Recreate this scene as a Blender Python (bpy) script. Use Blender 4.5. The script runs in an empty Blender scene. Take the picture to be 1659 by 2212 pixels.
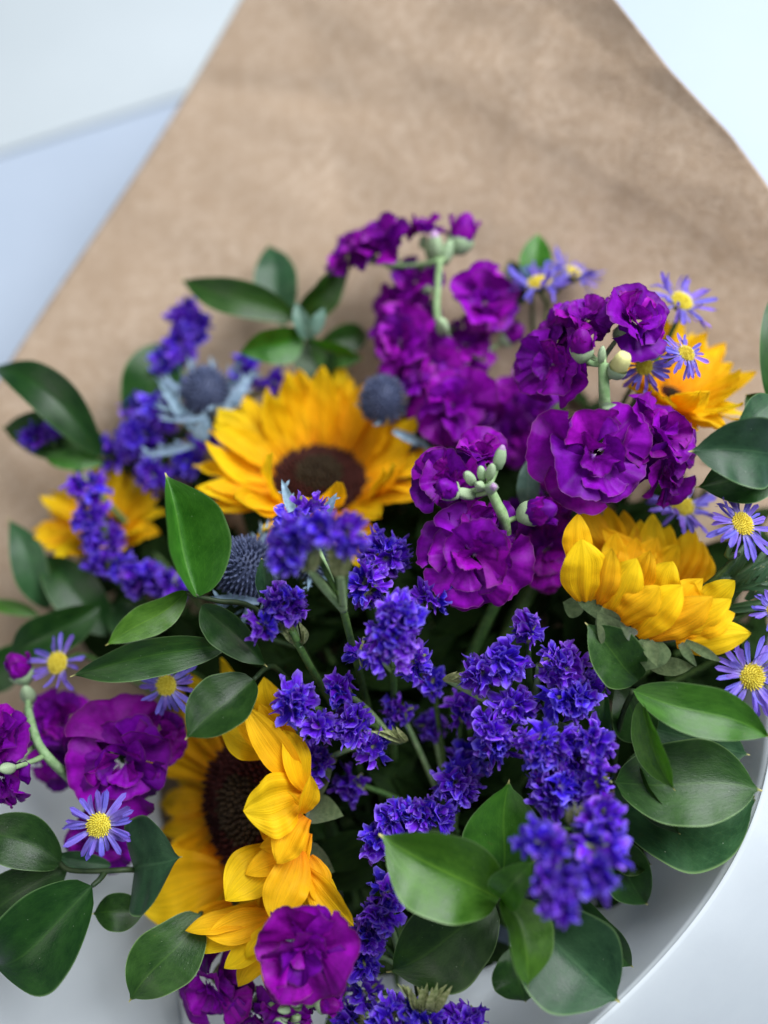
import bpy, math, random
import numpy as np
from mathutils import Vector, Matrix
random.seed(7); rng = np.random.default_rng(7)
sc = bpy.context.scene
col = sc.collection
R = math.radians

# ------------------------------------------------------------------ camera
PITCH, CAMH = R(68), 0.58
FPX, CX, CY = 1954.0, 829.5, 1106.0            # measured on a 1659 x 2212 view of the photograph
cam = bpy.data.cameras.new('camera')
camo = bpy.data.objects.new('camera', cam); col.objects.link(camo)
camo.location = (0, 0, CAMH); camo.rotation_euler = (R(90) - PITCH, 0, 0)
cam.sensor_fit = 'HORIZONTAL'; cam.sensor_width = 36; cam.lens = 36 * FPX / 1659
cam.clip_start = 0.01; cam.clip_end = 50
cam.dof.use_dof = True; cam.dof.focus_distance = 0.412; cam.dof.aperture_fstop = 2.1; cam.dof.aperture_blades = 0
sc.camera = camo
RC = camo.rotation_euler.to_matrix()
CPOS = Vector((0, 0, CAMH))
def cdir(v): return (RC @ Vector(v)).normalized()      # camera-space direction (right, up, towards viewer) -> world
def P(px, py, d): return CPOS + RC @ Vector(((px - CX) / FPX * d, (CY - py) / FPX * d, -d))

# ------------------------------------------------------------------ light: a bright window by the table, soft room light
w = bpy.data.worlds.new('World'); sc.world = w; w.use_nodes = True
bg = w.node_tree.nodes['Background']; bg.inputs[0].default_value = (0.72, 0.86, 1.0, 1); bg.inputs[1].default_value = 0.24
def area(name, loc, target, size, power, colr):
    l = bpy.data.lights.new(name, 'AREA'); l.shape = 'RECTANGLE'; l.size, l.size_y = size; l.energy = power; l.color = colr
    o = bpy.data.objects.new(name, l); col.objects.link(o); o.location = loc
    o.rotation_euler = (Vector(target) - Vector(loc)).to_track_quat('-Z', 'Y').to_euler()
area('window_light', (0.62, 0.62, 1.25), (0, 0.15, 0.1), (1.0, 0.9), 45, (0.95, 0.97, 1.0))
area('room_light', (-0.9, -0.5, 1.5), (0, 0.15, 0.1), (0.9, 0.9), 8, (1.0, 0.95, 0.9))
vs = sc.view_settings; vs.view_transform = 'Standard'; vs.look = 'None'; vs.exposure = 0.0; vs.gamma = 1; vs.use_curve_mapping = False

# ------------------------------------------------------------------ materials
class NT:
    def __init__(s, name):
        s.m = bpy.data.materials.new(name); s.m.use_nodes = True; s.t = s.m.node_tree
        s.n = s.t.nodes; s.b = s.n['Principled BSDF']; s.out = s.n['Material Output']
    def add(s, typ, **kw):
        n = s.n.new('ShaderNode' + typ)
        for k, v in kw.items(): setattr(n, k, v)
        return n
    def ln(s, a, b): s.t.links.new(a, b)
    def val(s, sock, v):
        if isinstance(v, bpy.types.NodeSocket): s.ln(v, sock)
        else: sock.default_value = v
    def math(s, op, a, b=0.0, c=0.0):
        n = s.add('Math', operation=op)
        s.val(n.inputs[0], a); s.val(n.inputs[1], b); s.val(n.inputs[2], c); return n.outputs[0]
    def mix(s, f, a, b, bt='MIX'):
        n = s.add('MixRGB', blend_type=bt)
        s.val(n.inputs[0], f)
        for k, v in ((1, a), (2, b)): s.val(n.inputs[k], v if isinstance(v, bpy.types.NodeSocket) else (*v, 1))
        return n.outputs[0]
    def ramp(s, f, stops):
        n = s.add('ValToRGB'); e = n.color_ramp.elements
        while len(e) < len(stops): e.new(0.5)
        for el, (p, c) in zip(e, stops): el.position = p; el.color = (*c, 1) if len(c) == 3 else c
        s.val(n.inputs[0], f); return n.outputs[0]
    def noise(s, vec, scale, detail=3, rough=0.5):
        n = s.add('TexNoise'); n.inputs['Scale'].default_value = scale; n.inputs['Detail'].default_value = detail
        n.inputs['Roughness'].default_value = rough; s.ln(vec, n.inputs['Vector']); return n.outputs['Fac']
    def mapv(s, vec, scale):
        n = s.add('Mapping'); n.inputs['Scale'].default_value = scale; s.ln(vec, n.inputs['Vector']); return n.outputs[0]
    def bump(s, h, strength, dist=0.001):
        n = s.add('Bump'); n.inputs['Strength'].default_value = strength; n.inputs['Distance'].default_value = dist
        s.ln(h, n.inputs['Height']); s.ln(n.outputs[0], s.b.inputs['Normal']); return n.outputs[0]
    def uv(s):
        tc = s.add('TexCoord'); sp = s.add('SeparateXYZ'); s.ln(tc.outputs['UV'], sp.inputs[0])
        return tc, sp.outputs[0], sp.outputs[1]
    def ruv(s, tc):
        oi = s.add('ObjectInfo'); cx = s.add('CombineXYZ')
        for k, m in enumerate((53.0, 91.0, 37.0)): s.ln(s.math('MULTIPLY', oi.outputs['Random'], m), cx.inputs[k])
        v = s.add('VectorMath', operation='ADD'); s.ln(tc.outputs['UV'], v.inputs[0]); s.ln(cx.outputs[0], v.inputs[1]); return v.outputs[0]
    def vary(s, c, hv=0.02, vv=0.25, sv=0.0):
        oi = s.add('ObjectInfo'); h = s.add('HueSaturation')
        s.ln(s.math('MULTIPLY_ADD', oi.outputs['Random'], 2 * hv, 0.5 - hv), h.inputs['Hue'])
        r2 = s.math('FRACT', s.math('MULTIPLY', oi.outputs['Random'], 17.31))
        s.ln(s.math('MULTIPLY_ADD', r2, vv, 1 - vv * 0.6), h.inputs['Value'])
        s.ln(c, h.inputs['Color']); return h.outputs[0]
    def finish(s, c, trans=0.0, rough=0.5, spec=0.3, sheen=0.0, tint=None, nrm=None):
        s.ln(c, s.b.inputs['Base Color']); s.b.inputs['Roughness'].default_value = rough
        s.b.inputs['Specular IOR Level'].default_value = spec
        s.b.inputs['Sheen Weight'].default_value = sheen
        if trans:
            t = s.add('BsdfTranslucent'); tc = c if tint is None else s.mix(1.0, c, tint, 'MULTIPLY')
            s.ln(tc, t.inputs[0]); m = s.add('MixShader'); m.inputs[0].default_value = trans
            if nrm: s.ln(nrm, t.inputs['Normal'])
            s.ln(s.b.outputs[0], m.inputs[1]); s.ln(t.outputs[0], m.inputs[2]); s.ln(m.outputs[0], s.out.inputs[0])
        return s.m

def petal_mat(name, stops, su=26, sv=1.6, smin=0.72, trans=0.3, rough=0.5, hv=0.012, vv=0.3, bump=0.35, sheen=0.0, spec=0.25, bdist=0.0006, blot=0.82):
    t = NT(name); tc, u, v = t.uv()
    c = t.ramp(v, stops)
    rv = t.ruv(tc); n = t.noise(t.mapv(rv, (su, sv, 1)), 1.0, 4, 0.6)
    nn = t.ramp(n, [(0.3, (smin,) * 3), (0.62, (1.05,) * 3)])
    c = t.mix(1.0, c, nn, 'MULTIPLY')
    bl = t.noise(t.mapv(rv, (3, 3, 1)), 1.0, 3, 0.6); c = t.mix(1.0, c, t.ramp(bl, [(0.35, (blot,) * 3), (0.6, (1.06,) * 3)]), 'MULTIPLY')
    c = t.vary(c, hv, vv)
    b = t.bump(n, bump, bdist)
    return t.finish(c, trans, rough, spec, sheen, nrm=b)

def leaf_mat(name, dark, light, tip=(0.55, 0.5, 0.2), rough=0.36, vv=0.5, back=(0.10, 0.2, 0.07), spec=0.38):
    t = NT(name); tc, u, v = t.uv()
    au = t.math('ABSOLUTE', t.math('SUBTRACT', u, 0.5))
    rv = t.ruv(tc); n = t.noise(t.mapv(rv, (3, 4, 1)), 1.5, 4, 0.6)
    fine = t.noise(t.mapv(rv, (55, 30, 1)), 1.0, 3, 0.7)
    c = t.mix(t.ramp(n, [(0.3, (0,) * 3), (0.7, (1,) * 3)]), dark, light)
    vein = t.math('SINE', t.math('MULTIPLY', u, 62.0))
    vn = t.ramp(vein, [(0.80, (0, 0, 0)), (1.0, (1, 1, 1))])
    c = t.mix(t.math('MULTIPLY', vn, 0.07), c, (light[0] * 2, light[1] * 1.7, light[2] * 1.8))
    mid = t.ramp(au, [(0.008, (1, 1, 1)), (0.022, (0, 0, 0))])
    c = t.mix(t.math('MULTIPLY', mid, 0.35), c, (light[0] * 2.4, light[1] * 1.8, light[2] * 2))
    c = t.mix(t.ramp(fine, [(0.55, (0,) * 3), (0.75, (0.22,) * 3)]), c, (light[0] * 1.8, light[1] * 1.6, light[2] * 1.8))
    geo = t.add('NewGeometry')
    c = t.mix(t.math('MULTIPLY', geo.outputs['Backfacing'], 0.55), c, back)
    edge = t.ramp(au, [(0.478, (0,) * 3), (0.497, (0.6,) * 3)])
    c = t.mix(edge, c, (0.22, 0.36, 0.14) if spec > .2 else light)
    blem = t.noise(t.mapv(rv, (5, 9, 1)), 1.0, 5, 0.7)
    c = t.mix(t.ramp(blem, [(0.66, (0,) * 3), (0.76, (0.45,) * 3)]), c, (0.12, 0.14, 0.03))
    # side veins leaving the midrib at a slant
    sv = t.math('SINE', t.math('MULTIPLY', t.math('SUBTRACT', v, t.math('MULTIPLY', au, 0.9)), 70.0))
    c = t.mix(t.math('MULTIPLY', t.ramp(sv, [(0.88, (0,) * 3), (1.0, (1,) * 3)]), 0.10), c, (light[0] * 2, light[1] * 1.7, light[2] * 1.8))
    c = t.vary(c, 0.015, vv)
    c = t.mix(t.ramp(v, [(0.955, (0,) * 3), (0.99, (1,) * 3)]), c, tip)
    # specks of dust and pollen
    vo = t.add('TexVoronoi'); vo.inputs['Scale'].default_value = 1.0; t.ln(t.mapv(rv, (9, 15, 1)), vo.inputs['Vector'])
    sp = t.ramp(vo.outputs['Distance'], [(0.025, (0.5,) * 3), (0.05, (0,) * 3)])
    c = t.mix(sp, c, (0.6, 0.66, 0.55))
    h = t.math('ADD', t.math('MULTIPLY', vein, 0.07), t.math('ADD', fine, t.math('MULTIPLY', n, 0.8)))
    b = t.bump(h, 0.28, 0.0005)
    rr = t.math('MULTIPLY_ADD', n, 0.35, rough - 0.16)
    m = t.finish(c, 0.25, rough, spec, tint=(1.0, 1.25, 0.5), nrm=b)
    t.ln(rr, t.b.inputs['Roughness'])
    return m

def plain_mat(name, c1, c2, scale=300, rough=0.6, spec=0.3, bump=0.3, dist=0.0004, trans=0.0, vv=0.2, sheen=0.0):
    t = NT(name); tc = t.add('TexCoord')
    n = t.noise(tc.outputs['Object'], scale, 3, 0.6)
    c = t.mix(t.ramp(n, [(0.35, (0,) * 3), (0.65, (1,) * 3)]), c1, c2); c = t.vary(c, 0.01, vv)
    b = t.bump(n, bump, dist); return t.finish(c, trans, rough, spec, sheen, nrm=b)

M = {}
M['sun'] = petal_mat('sunflower_petal', [(0.0, (0.88, 0.34, 0.004)), (0.3, (0.96, 0.53, 0.006)), (1.0, (0.98, 0.66, 0.012))], su=30, sv=0.8, smin=0.82, trans=0.44, rough=0.55, vv=0.2, bump=0.8, spec=0.15, blot=0.92)
M['stock'] = petal_mat('stock_petal', [(0.0, (0.62, 0.62, 0.45)), (0.06, (0.40, 0.20, 0.5)), (0.13, (0.20, 0.003, 0.30)), (0.92, (0.245, 0.003, 0.38)), (0.985, (0.17, 0.002, 0.23)), (1.0, (0.24, 0.06, 0.26))], su=9, sv=4.0, smin=0.72, trans=0.24, rough=0.5, hv=0.026, vv=0.5, bump=0.4, spec=0.12, blot=0.68)
M['statice'] = petal_mat('statice_floret', [(0.0, (0.45, 0.5, 0.42)), (0.16, (0.16, 0.08, 0.5)), (0.32, (0.115, 0.014, 0.70)), (0.80, (0.16, 0.03, 0.85)), (1.0, (0.32, 0.19, 0.92))], su=46, sv=2.0, smin=0.5, trans=0.33, rough=0.5, hv=0.018, vv=0.5, bump=0.7, spec=0.12, blot=0.7)
M['aster'] = petal_mat('aster_petal', [(0.0, (0.45, 0.40, 0.82)), (0.3, (0.24, 0.18, 0.74)), (1.0, (0.21, 0.14, 0.72))], su=9, sv=1.5, smin=0.7, trans=0.35, rough=0.5, vv=0.3, hv=0.015, bump=0.5)
M['leaf'] = leaf_mat('glossy_leaf', (0.008, 0.036, 0.006), (0.022, 0.075, 0.010))
M['lightleaf'] = leaf_mat('young_leaf', (0.026, 0.10, 0.008), (0.056, 0.175, 0.014), vv=0.3)
M['blueleaf'] = leaf_mat('bluish_leaf', (0.012, 0.045, 0.018), (0.03, 0.09, 0.035), vv=0.3, rough=0.42)
M['shadeleaf'] = leaf_mat('shaded_leaf', (0.006, 0.020, 0.004), (0.012, 0.036, 0.006), back=(0.02, 0.045, 0.012), tip=(0.03, 0.05, 0.01), rough=0.65, spec=0.1)  # leaf green darkened to paint in the shade inside the bouquet
M['needle'] = leaf_mat('narrow_leaf', (0.012, 0.045, 0.014), (0.03, 0.085, 0.03), vv=0.4)
M['bract'] = plain_mat('sunflower_bract', (0.05, 0.08, 0.03), (0.085, 0.12, 0.05), 500, 0.75, 0.15, 0.7, trans=0.15, sheen=0.3)
M['stockstem'] = plain_mat('pale_green_stem', (0.16, 0.27, 0.11), (0.26, 0.37, 0.19), 350, 0.6, 0.25, 0.3)
M['bud'] = plain_mat('pale_green_bud', (0.22, 0.34, 0.17), (0.38, 0.48, 0.32), 420, 0.6, 0.25, 0.35)
M['yellowbud'] = plain_mat('pale_yellow_bud', (0.50, 0.50, 0.16), (0.66, 0.64, 0.30), 400, 0.6, 0.2, 0.4)
M['budtip'] = plain_mat('bud_tip', (0.30, 0.10, 0.38), (0.5, 0.4, 0.5), 380, 0.55, 0.25, 0.3)
M['stem'] = plain_mat('green_stem', (0.03, 0.075, 0.018), (0.075, 0.14, 0.035), 300, 0.55, 0.3, 0.3)
M['darkstem'] = plain_mat('dark_green_twig', (0.012, 0.03, 0.01), (0.03, 0.05, 0.015), 300, 0.55, 0.3, 0.3)
M['calyx'] = plain_mat('papery_calyx', (0.16, 0.20, 0.07), (0.34, 0.36, 0.18), 600, 0.7, 0.2, 0.5, trans=0.2)
M['disc'] = plain_mat('sunflower_disc', (0.018, 0.003, 0.004), (0.065, 0.011, 0.009), 500, 0.75, 0.2, 0.6)
M['disccore'] = plain_mat('sunflower_disc_core', (0.018, 0.009, 0.005), (0.042, 0.026, 0.012), 500, 0.75, 0.2, 0.6)
M['yellow'] = plain_mat('aster_disc', (0.55, 0.42, 0.02), (0.78, 0.70, 0.10), 700, 0.7, 0.2, 0.6, vv=0.2)
M['thistle'] = plain_mat('thistle_head', (0.035, 0.05, 0.10), (0.11, 0.14, 0.24), 500, 0.6, 0.3, 0.5)
M['thistlebract'] = plain_mat('thistle_bract', (0.12, 0.19, 0.25), (0.25, 0.36, 0.48), 260, 0.55, 0.3, 0.4, trans=0.15)
M['teal'] = leaf_mat('pale_teal_leaf', (0.08, 0.17, 0.13), (0.16, 0.28, 0.22), vv=0.3)

def kraft_mat():
    t = NT('kraft_paper'); tc = t.add('TexCoord'); o = tc.outputs['Object']
    big = t.noise(o, 22, 4, 0.6); mid = t.noise(o, 160, 4, 0.65); fine = t.noise(o, 900, 3, 0.7)
    fib = t.noise(t.mapv(o, (700, 2600, 1500)), 1.0, 3, 0.7); fib2 = t.noise(t.mapv(o, (2400, 800, 900)), 1.0, 3, 0.7)
    c = t.mix(t.ramp(big, [(0.3, (0,) * 3), (0.7, (1,) * 3)]), (0.33, 0.24, 0.17), (0.44, 0.34, 0.258))
    c = t.mix(t.ramp(mid, [(0.38, (0,) * 3), (0.62, (0.75,) * 3)]), c, (0.29, 0.20, 0.13))
    c = t.mix(t.ramp(fine, [(0.4, (0,) * 3), (0.7, (0.35,) * 3)]), c, (0.55, 0.43, 0.31))
    c = t.mix(t.ramp(fib, [(0.55, (0,) * 3), (0.68, (0.5,) * 3)]), c, (0.62, 0.5, 0.38))
    c = t.mix(t.ramp(fib2, [(0.56, (0,) * 3), (0.70, (0.5,) * 3)]), c, (0.22, 0.15, 0.09))
    vo = t.add('TexVoronoi'); vo.inputs['Scale'].default_value = 60; t.ln(o, vo.inputs['Vector'])
    c = t.mix(t.ramp(vo.outputs['Distance'], [(0.02, (0.8,) * 3), (0.05, (0,) * 3)]), c, (0.10, 0.06, 0.04))
    h = t.math('ADD', t.math('MULTIPLY', mid, 1.2), t.math('ADD', t.math('MULTIPLY', fine, 0.5), t.math('MULTIPLY', fib, 0.3)))
    b = t.bump(h, 0.5, 0.0012)
    return t.finish(c, 0.08, 0.75, 0.2, nrm=b)
M['kraft'] = kraft_mat()
def white_mat(name, a, bcol, s1, rough=0.5, trans=0.28, bump=0.25):
    t = NT(name); tc = t.add('TexCoord'); o = tc.outputs['Object']
    n = t.noise(o, s1, 5, 0.65); f = t.noise(o, 700, 3, 0.7)
    c = t.mix(t.ramp(n, [(0.3, (0,) * 3), (0.7, (1,) * 3)]), a, bcol)
    b = t.bump(t.math('ADD', t.math('MULTIPLY', n, 0.5), t.math('MULTIPLY', f, 0.3)), bump, 0.0004)
    return t.finish(c, trans, rough, 0.2, nrm=b)
M['wax'] = white_mat('white_waxed_paper', (0.64, 0.69, 0.73), (0.67, 0.72, 0.755), 40)
M['table'] = white_mat('white_table', (0.36, 0.42, 0.51), (0.375, 0.435, 0.525), 12, 0.85, 0, 0.05)
M['card'] = white_mat('white_card', (0.43, 0.475, 0.50), (0.45, 0.495, 0.52), 10, 0.6, 0, 0.05)

# ------------------------------------------------------------------ objects and meshes
WM = {}
def put(o, Wm, parent=None):
    WM[o.name] = Wm
    if parent: o.parent = parent; o.matrix_basis = WM[parent.name].inverted() @ Wm
    else: o.matrix_basis = Wm
    return o
def obj(name, mesh, Wm=None, parent=None):
    o = bpy.data.objects.new(name, mesh); col.objects.link(o)
    return put(o, Wm if Wm is not None else Matrix.Identity(4), parent)
def thing(name, loc, label, cat, group=None):
    o = bpy.data.objects.new(name, None); col.objects.link(o); o.empty_display_size = 0.01
    put(o, Matrix.Translation(loc)); o['label'] = label; o['category'] = cat
    if group: o['group'] = group
    return o
def mkmesh(name, V, Fc, mat, UV=None, midx=None):
    me = bpy.data.meshes.new(name); me.from_pydata([tuple(v) for v in V], [], [tuple(f) for f in Fc])
    if UV is not None:
        l = me.uv_layers.new(name='UVMap'); idx = np.empty(len(me.loops), dtype=np.int32); me.loops.foreach_get('vertex_index', idx)
        l.data.foreach_set('uv', np.asarray(UV, dtype=np.float32)[idx].ravel())
    for m in (mat if isinstance(mat, (list, tuple)) else [mat]): me.materials.append(M[m])
    if midx is not None: me.polygons.foreach_set('material_index', np.asarray(midx, dtype=np.int32))
    me.polygons.foreach_set('use_smooth', np.ones(len(me.polygons), dtype=bool)); me.update()
    return me
def gridarr(nu, nv, fn, closed=False):
    U, Vv = np.meshgrid(np.linspace(0, 1, nu), np.linspace(0, 1, nv)); U = U.ravel(); Vv = Vv.ravel()
    X, Y, Z = fn(U, Vv)
    F = [(j * nu + i, j * nu + i + 1, (j + 1) * nu + i + 1, (j + 1) * nu + i) for j in range(nv - 1) for i in range(nu - 1)]
    return np.stack([X + 0 * U, Y + 0 * U, Z + 0 * U], 1), F, np.stack([U, Vv], 1)
def grid(name, nu, nv, fn, mat):
    V, F, UV = gridarr(nu, nv, fn); return mkmesh(name, V, F, mat, UV)
def wob(x, k0, n=3, seed=0):
    r = np.random.default_rng(seed); s = 0
    for i in range(n): s = s + r.uniform(0.4, 1) / (i + 1) ** 0.6 * np.sin(x * k0 * (1 + 0.8 * i) + r.uniform(0, 6.28))
    return s / n
def basis(X, Y, Z, loc): 
    m = Matrix((X, Y, Z)).transposed().to_4x4(); m.translation = loc; return m
def tube(name, pts, r0, r1, mat, sides=8, sub=5):
    pts = [Vector(p) for p in pts]; Q = []
    n = len(pts)
    for i in range(n - 1):
        p0, p1, p2, p3 = pts[max(i - 1, 0)], pts[i], pts[i + 1], pts[min(i + 2, n - 1)]
        for k in range(sub):
            t = k / sub
            Q.append(0.5 * ((2 * p1) + (p2 - p0) * t + (2 * p0 - 5 * p1 + 4 * p2 - p3) * t * t + (3 * p1 - p0 - 3 * p2 + p3) * t ** 3))
    Q.append(pts[-1]); o = Q[0]; V = []; F = []; UV = []
    ref = Vector((0.3, 0.5, 0.8))
    for i, q in enumerate(Q):
        d = (Q[min(i + 1, len(Q) - 1)] - Q[max(i - 1, 0)]); d = d.normalized() if d.length > 1e-9 else Vector((0, 0, 1))
        a = d.cross(ref); a = a.normalized() if a.length > 1e-4 else d.orthogonal().normalized(); b = d.cross(a)
        f = i / (len(Q) - 1); r = r0 + (r1 - r0) * f
        for s in range(sides):
            an = 2 * math.pi * s / sides; V.append(q + a * (r * math.cos(an)) + b * (r * math.sin(an))); UV.append((s / sides, f))
    for i in range(len(Q) - 1):
        for s in range(sides):
            s2 = (s + 1) % sides; F.append((i * sides + s, i * sides + s2, (i + 1) * sides + s2, (i + 1) * sides + s))
    F.append(tuple(range(sides))[::-1]); F.append(tuple(range((len(Q) - 1) * sides, len(Q) * sides)))
    V = [v - o for v in V]
    return mkmesh(name, V, F, mat, UV), o
def add_tube(name, pts, r0, r1, mat, parent, sides=8, sub=5):
    me, o = tube(name, pts, r0, r1, mat, sides, sub); return obj(name, me, Matrix.Translation(o), parent)
TIE = P(900, 2900, 0.445)
def stem_path(head, n, back=0.05):
    h = Vector(head); n = Vector(n).normalized()
    c1 = h - n * back * 0.6 - cdir((0, 0, 1)) * 0.012
    a = P(860, 1900, 0.495)
    mid = (h * 0.35 + a * 0.65) - cdir((0, 0, 1)) * 0.015
    return [h, c1, mid, P(880, 2450, 0.468), TIE + Vector((random.uniform(-.012, .012), random.uniform(-.01, .01), random.uniform(-.004, .004)))]

# leaf-like blade between two points of space
def blade_prof(t, kind):
    if kind == 'leaf':
        q = np.clip(t / 0.96, 0, 1); p = q ** 0.62 * (1 - q ** 1.7) ** 0.9 / 0.60
        return np.maximum(p, 0.07 * np.clip((1.0 - t) / 0.1, 0, 1) * (t > .8)) + 0.012
    if kind == 'broad':
        q = np.clip(t / 0.945, 0, 1); p = q ** 0.5 * (1 - q ** 2.4) ** 0.8 / 0.66
        return np.maximum(p, 0.11 * np.clip((1.0 - t) / 0.14, 0, 1) ** 1.2 * (t > .8)) + 0.012
    if kind == 'petal':
        return (0.36 + 0.64 * np.sin(np.clip(t / 0.55, 0, 1) * np.pi / 2)) * (1 - np.clip((t - 0.5) / 0.5, 0, 1) ** 2.0) ** 0.9 + 0.006
    return (0.55 + 0.45 * np.sin(np.clip(t / 0.5, 0, 1) * np.pi / 2)) * (1 - np.clip((t - 0.35) / 0.65, 0, 1) ** 1.8) + 0.01   # strap
def blade(name, parent, B, T, wid, mat, roll=0, fold=0.28, bow=0.10, kind='leaf', pleat=0.0, twist=0.0, side=0.0, wave=0.03, seed=None, nu=13, nv=30, label=None, tipcurl=0.0, scurve=0.0):
    Y = (T - B); L = Y.length; Y = Y.normalized()
    view = (CPOS - (B + T) / 2).normalized(); Z = (view - Y * view.dot(Y)); Z = Z.normalized()
    Z = Matrix.Rotation(R(roll), 3, Y) @ Z; X = Y.cross(Z)
    sd = seed if seed is not None else random.randint(0, 99999); hw = wid / 2
    def fn(U, V):
        x = (U - 0.5) * 2; p = blade_prof(V, kind) * (1 + 0.05 * wob(V, 9, 2, sd + 5))
        z = fold * np.abs(x) ** 1.3 * hw * p + bow * L * 4 * V * (1 - V)
        z = z + wave * hw * (wob(V, 11, 3, sd) * x + wob(V, 9, 2, sd + 1) * np.abs(x)) * np.minimum(1, 4 * V)
        if pleat: z = z + pleat * hw * np.cos(x * 3 * np.pi) * np.sqrt(np.clip(p, 0, 1)) * np.clip(1.1 - V, 0, 1) + 0.4 * pleat * hw * wob(x, 8, 2, sd + 2)
        if tipcurl: z = z + tipcurl * L * np.clip((V - 0.6) / 0.4, 0, 1) ** 2
        xs = x * hw * p
        a = twist * (V - 0.3); xx = xs * np.cos(a) - (z - bow * L * 4 * V * (1 - V)) * np.sin(a); z = z + xs * np.sin(a)
        xx = xx + side * L * 4 * V * (1 - V) + scurve * L * np.sin(2 * np.pi * V)
        return xx, V * L, z
    me = grid(name, nu, nv, fn, mat)
    o = obj(name, me, basis(X, Y, Z, B), parent)
    if label: o['label'] = label
    return o
def PL(e): return P(e[0], e[1], e[2]), P(e[3], e[4], e[5])
def leaf(parent, e, w, mat='leaf', name='leaf', **k):
    B, T = PL(e); d = (e[2] + e[5]) / 2
    k.setdefault('kind', 'leaf')
    if name == 'leaf' and k['kind'] in ('leaf', 'broad'):
        k.setdefault('fold', random.uniform(.22, .62)); k.setdefault('twist', random.uniform(-.45, .45)); k.setdefault('wave', random.uniform(.05, .14)); k.setdefault('scurve', random.uniform(-.03, .03)); k.setdefault('tipcurl', random.uniform(-.12, .05)); k['bow'] = k.get('bow', .1) * random.uniform(.7, 1.5)
    return blade(name, parent, B, T, w * d / FPX, mat, **k)

# ------------------------------------------------------------------ setting
def board(name, x0, x1, y0, y1, z0, z1, mat): 
    V = [(x, y, z) for z in (z0, z1) for x, y in ((x0, y0), (x1, y0), (x1, y1), (x0, y1))]
    F = [(3, 2, 1, 0), (4, 5, 6, 7), (0, 1, 5, 4), (1, 2, 6, 5), (2, 3, 7, 6), (3, 0, 4, 7)]
    me = mkmesh(name, V, F, mat); me.polygons.foreach_set('use_smooth', np.zeros(6, dtype=bool)); return obj(name, me)
tb = board('table', -1.6, 1.6, -1.0, 2.2, -0.03, 0, 'table'); tb['kind'] = 'structure'
# white board lying on the table behind the bouquet
def ground(px, py, z=0.0):
    d = RC @ Vector(((px - CX) / FPX, (CY - py) / FPX, -1)); return CPOS + d * ((z - CAMH) / d.z)
a, b = ground(-60, 345, 0.005), ground(420, 194, 0.005); dirv = (b - a).normalized(); nrm = Vector((-dirv.y, dirv.x, 0))
q = [a - dirv * 0.5, a + dirv * 0.58, a + dirv * 0.58 + nrm * 0.6, a - dirv * 0.5 + nrm * 0.6]
V = [(p.x, p.y, z) for z in (0.0005, 0.005) for p in q]
me = mkmesh('white_board', V, [(3, 2, 1, 0), (4, 5, 6, 7), (0, 1, 5, 4), (1, 2, 6, 5), (2, 3, 7, 6), (3, 0, 4, 7)], 'card')
me.polygons.foreach_set('use_smooth', np.zeros(6, dtype=bool))
cb = obj('white_board', me); cb['label'] = 'flat white board lying on the table beyond the brown paper'; cb['category'] = 'board'
bm_ = cb.modifiers.new('bevel', 'BEVEL'); bm_.width = 0.002; bm_.segments = 3

def sheet(name, fn, nu, nv, mat, parent, thick=0.0003, relax=None):
    U, V = np.meshgrid(np.linspace(0, 1, nu), np.linspace(0, 1, nv)); U, V = U.ravel(), V.ravel()
    px, py, d = fn(U, V); x = (px - CX) / FPX * d; y = (CY - py) / FPX * d
    A = np.array(RC); W = np.stack([x, y, -d], 1) @ A.T + np.array(CPOS)
    W[:, 2] = np.maximum(W[:, 2], 0.003)
    o0 = W.mean(0); F = [(j * nu + i, j * nu + i + 1, (j + 1) * nu + i + 1, (j + 1) * nu + i) for j in range(nv - 1) for i in range(nu - 1)]
    me = mkmesh(name, W - o0, F, mat, np.stack([U, V], 1)); o = obj(name, me, Matrix.Translation(Vector(o0)), parent)
    s = o.modifiers.new('thickness', 'SOLIDIFY'); s.thickness = thick; s.offset = 0
    return o
# kraft sheet behind the flowers
ky = [-260, 0, 150, 290, 400, 600, 800, 1200, 1850]
def kfn(U, V):
    y = -260 + V * (1850 + 260)
    xl = 520 - 0.625 * y + 10 * np.sin(y / 170.0); xr = np.interp(y, ky, [1090, 1330, 1447, 1578, 1659, 1790, 1880, 1930, 1850])
    dl = np.interp(y, ky, [.60, .588, .584, .580, .576, .568, .560, .55, .535])
    dc = np.interp(y, ky, [.55, .530, .527, .526, .527, .532, .537, .535, .52])
    dr = np.interp(y, ky, [.50, .476, .473, .473, .476, .486, .494, .49, .47])
    d = dl * (1 - U) * (1 - 2 * U) + 4 * dc * U * (1 - U) - dr * U * (1 - 2 * U)
    x = xl + (xr - xl) * U
    d = d + 0.0022 * wob(x / 100 + y / 260, 1.0, 4, 3) + 0.0018 * wob(y / 90 - x / 170, 1.0, 4, 4) + 0.003 * np.exp(-((y - 190 - (x - 500) * 0.12) / 35) ** 2) / (1 + np.exp((x - 760) / 60))
    def crease(a, b, c, amp, wd):   # soft fold along the line a*x + b*y = c
        q = (a * x + b * y - c) / wd; return amp * .55 * np.exp(-np.sqrt(q * q + .06))
    for cr in ((.35, .94, 420, .0035, 60), (-.5, .87, -330, -.003, 50), (.93, .37, 1380, .0035, 45), (.98, -.2, 640, .003, 60), (.8, .6, 1330, -.003, 40), (.6, -.8, 700, .003, 50), (.97, .24, 1150, -.0025, 40)): d = d + crease(*cr)
    return x, y, d
kp = sheet('kraft_paper', kfn, 160, 160, 'kraft', None, 0.0004)
kp['label'] = 'brown kraft paper sheet fanning out behind the flowers'; kp['category'] = 'paper'
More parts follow.
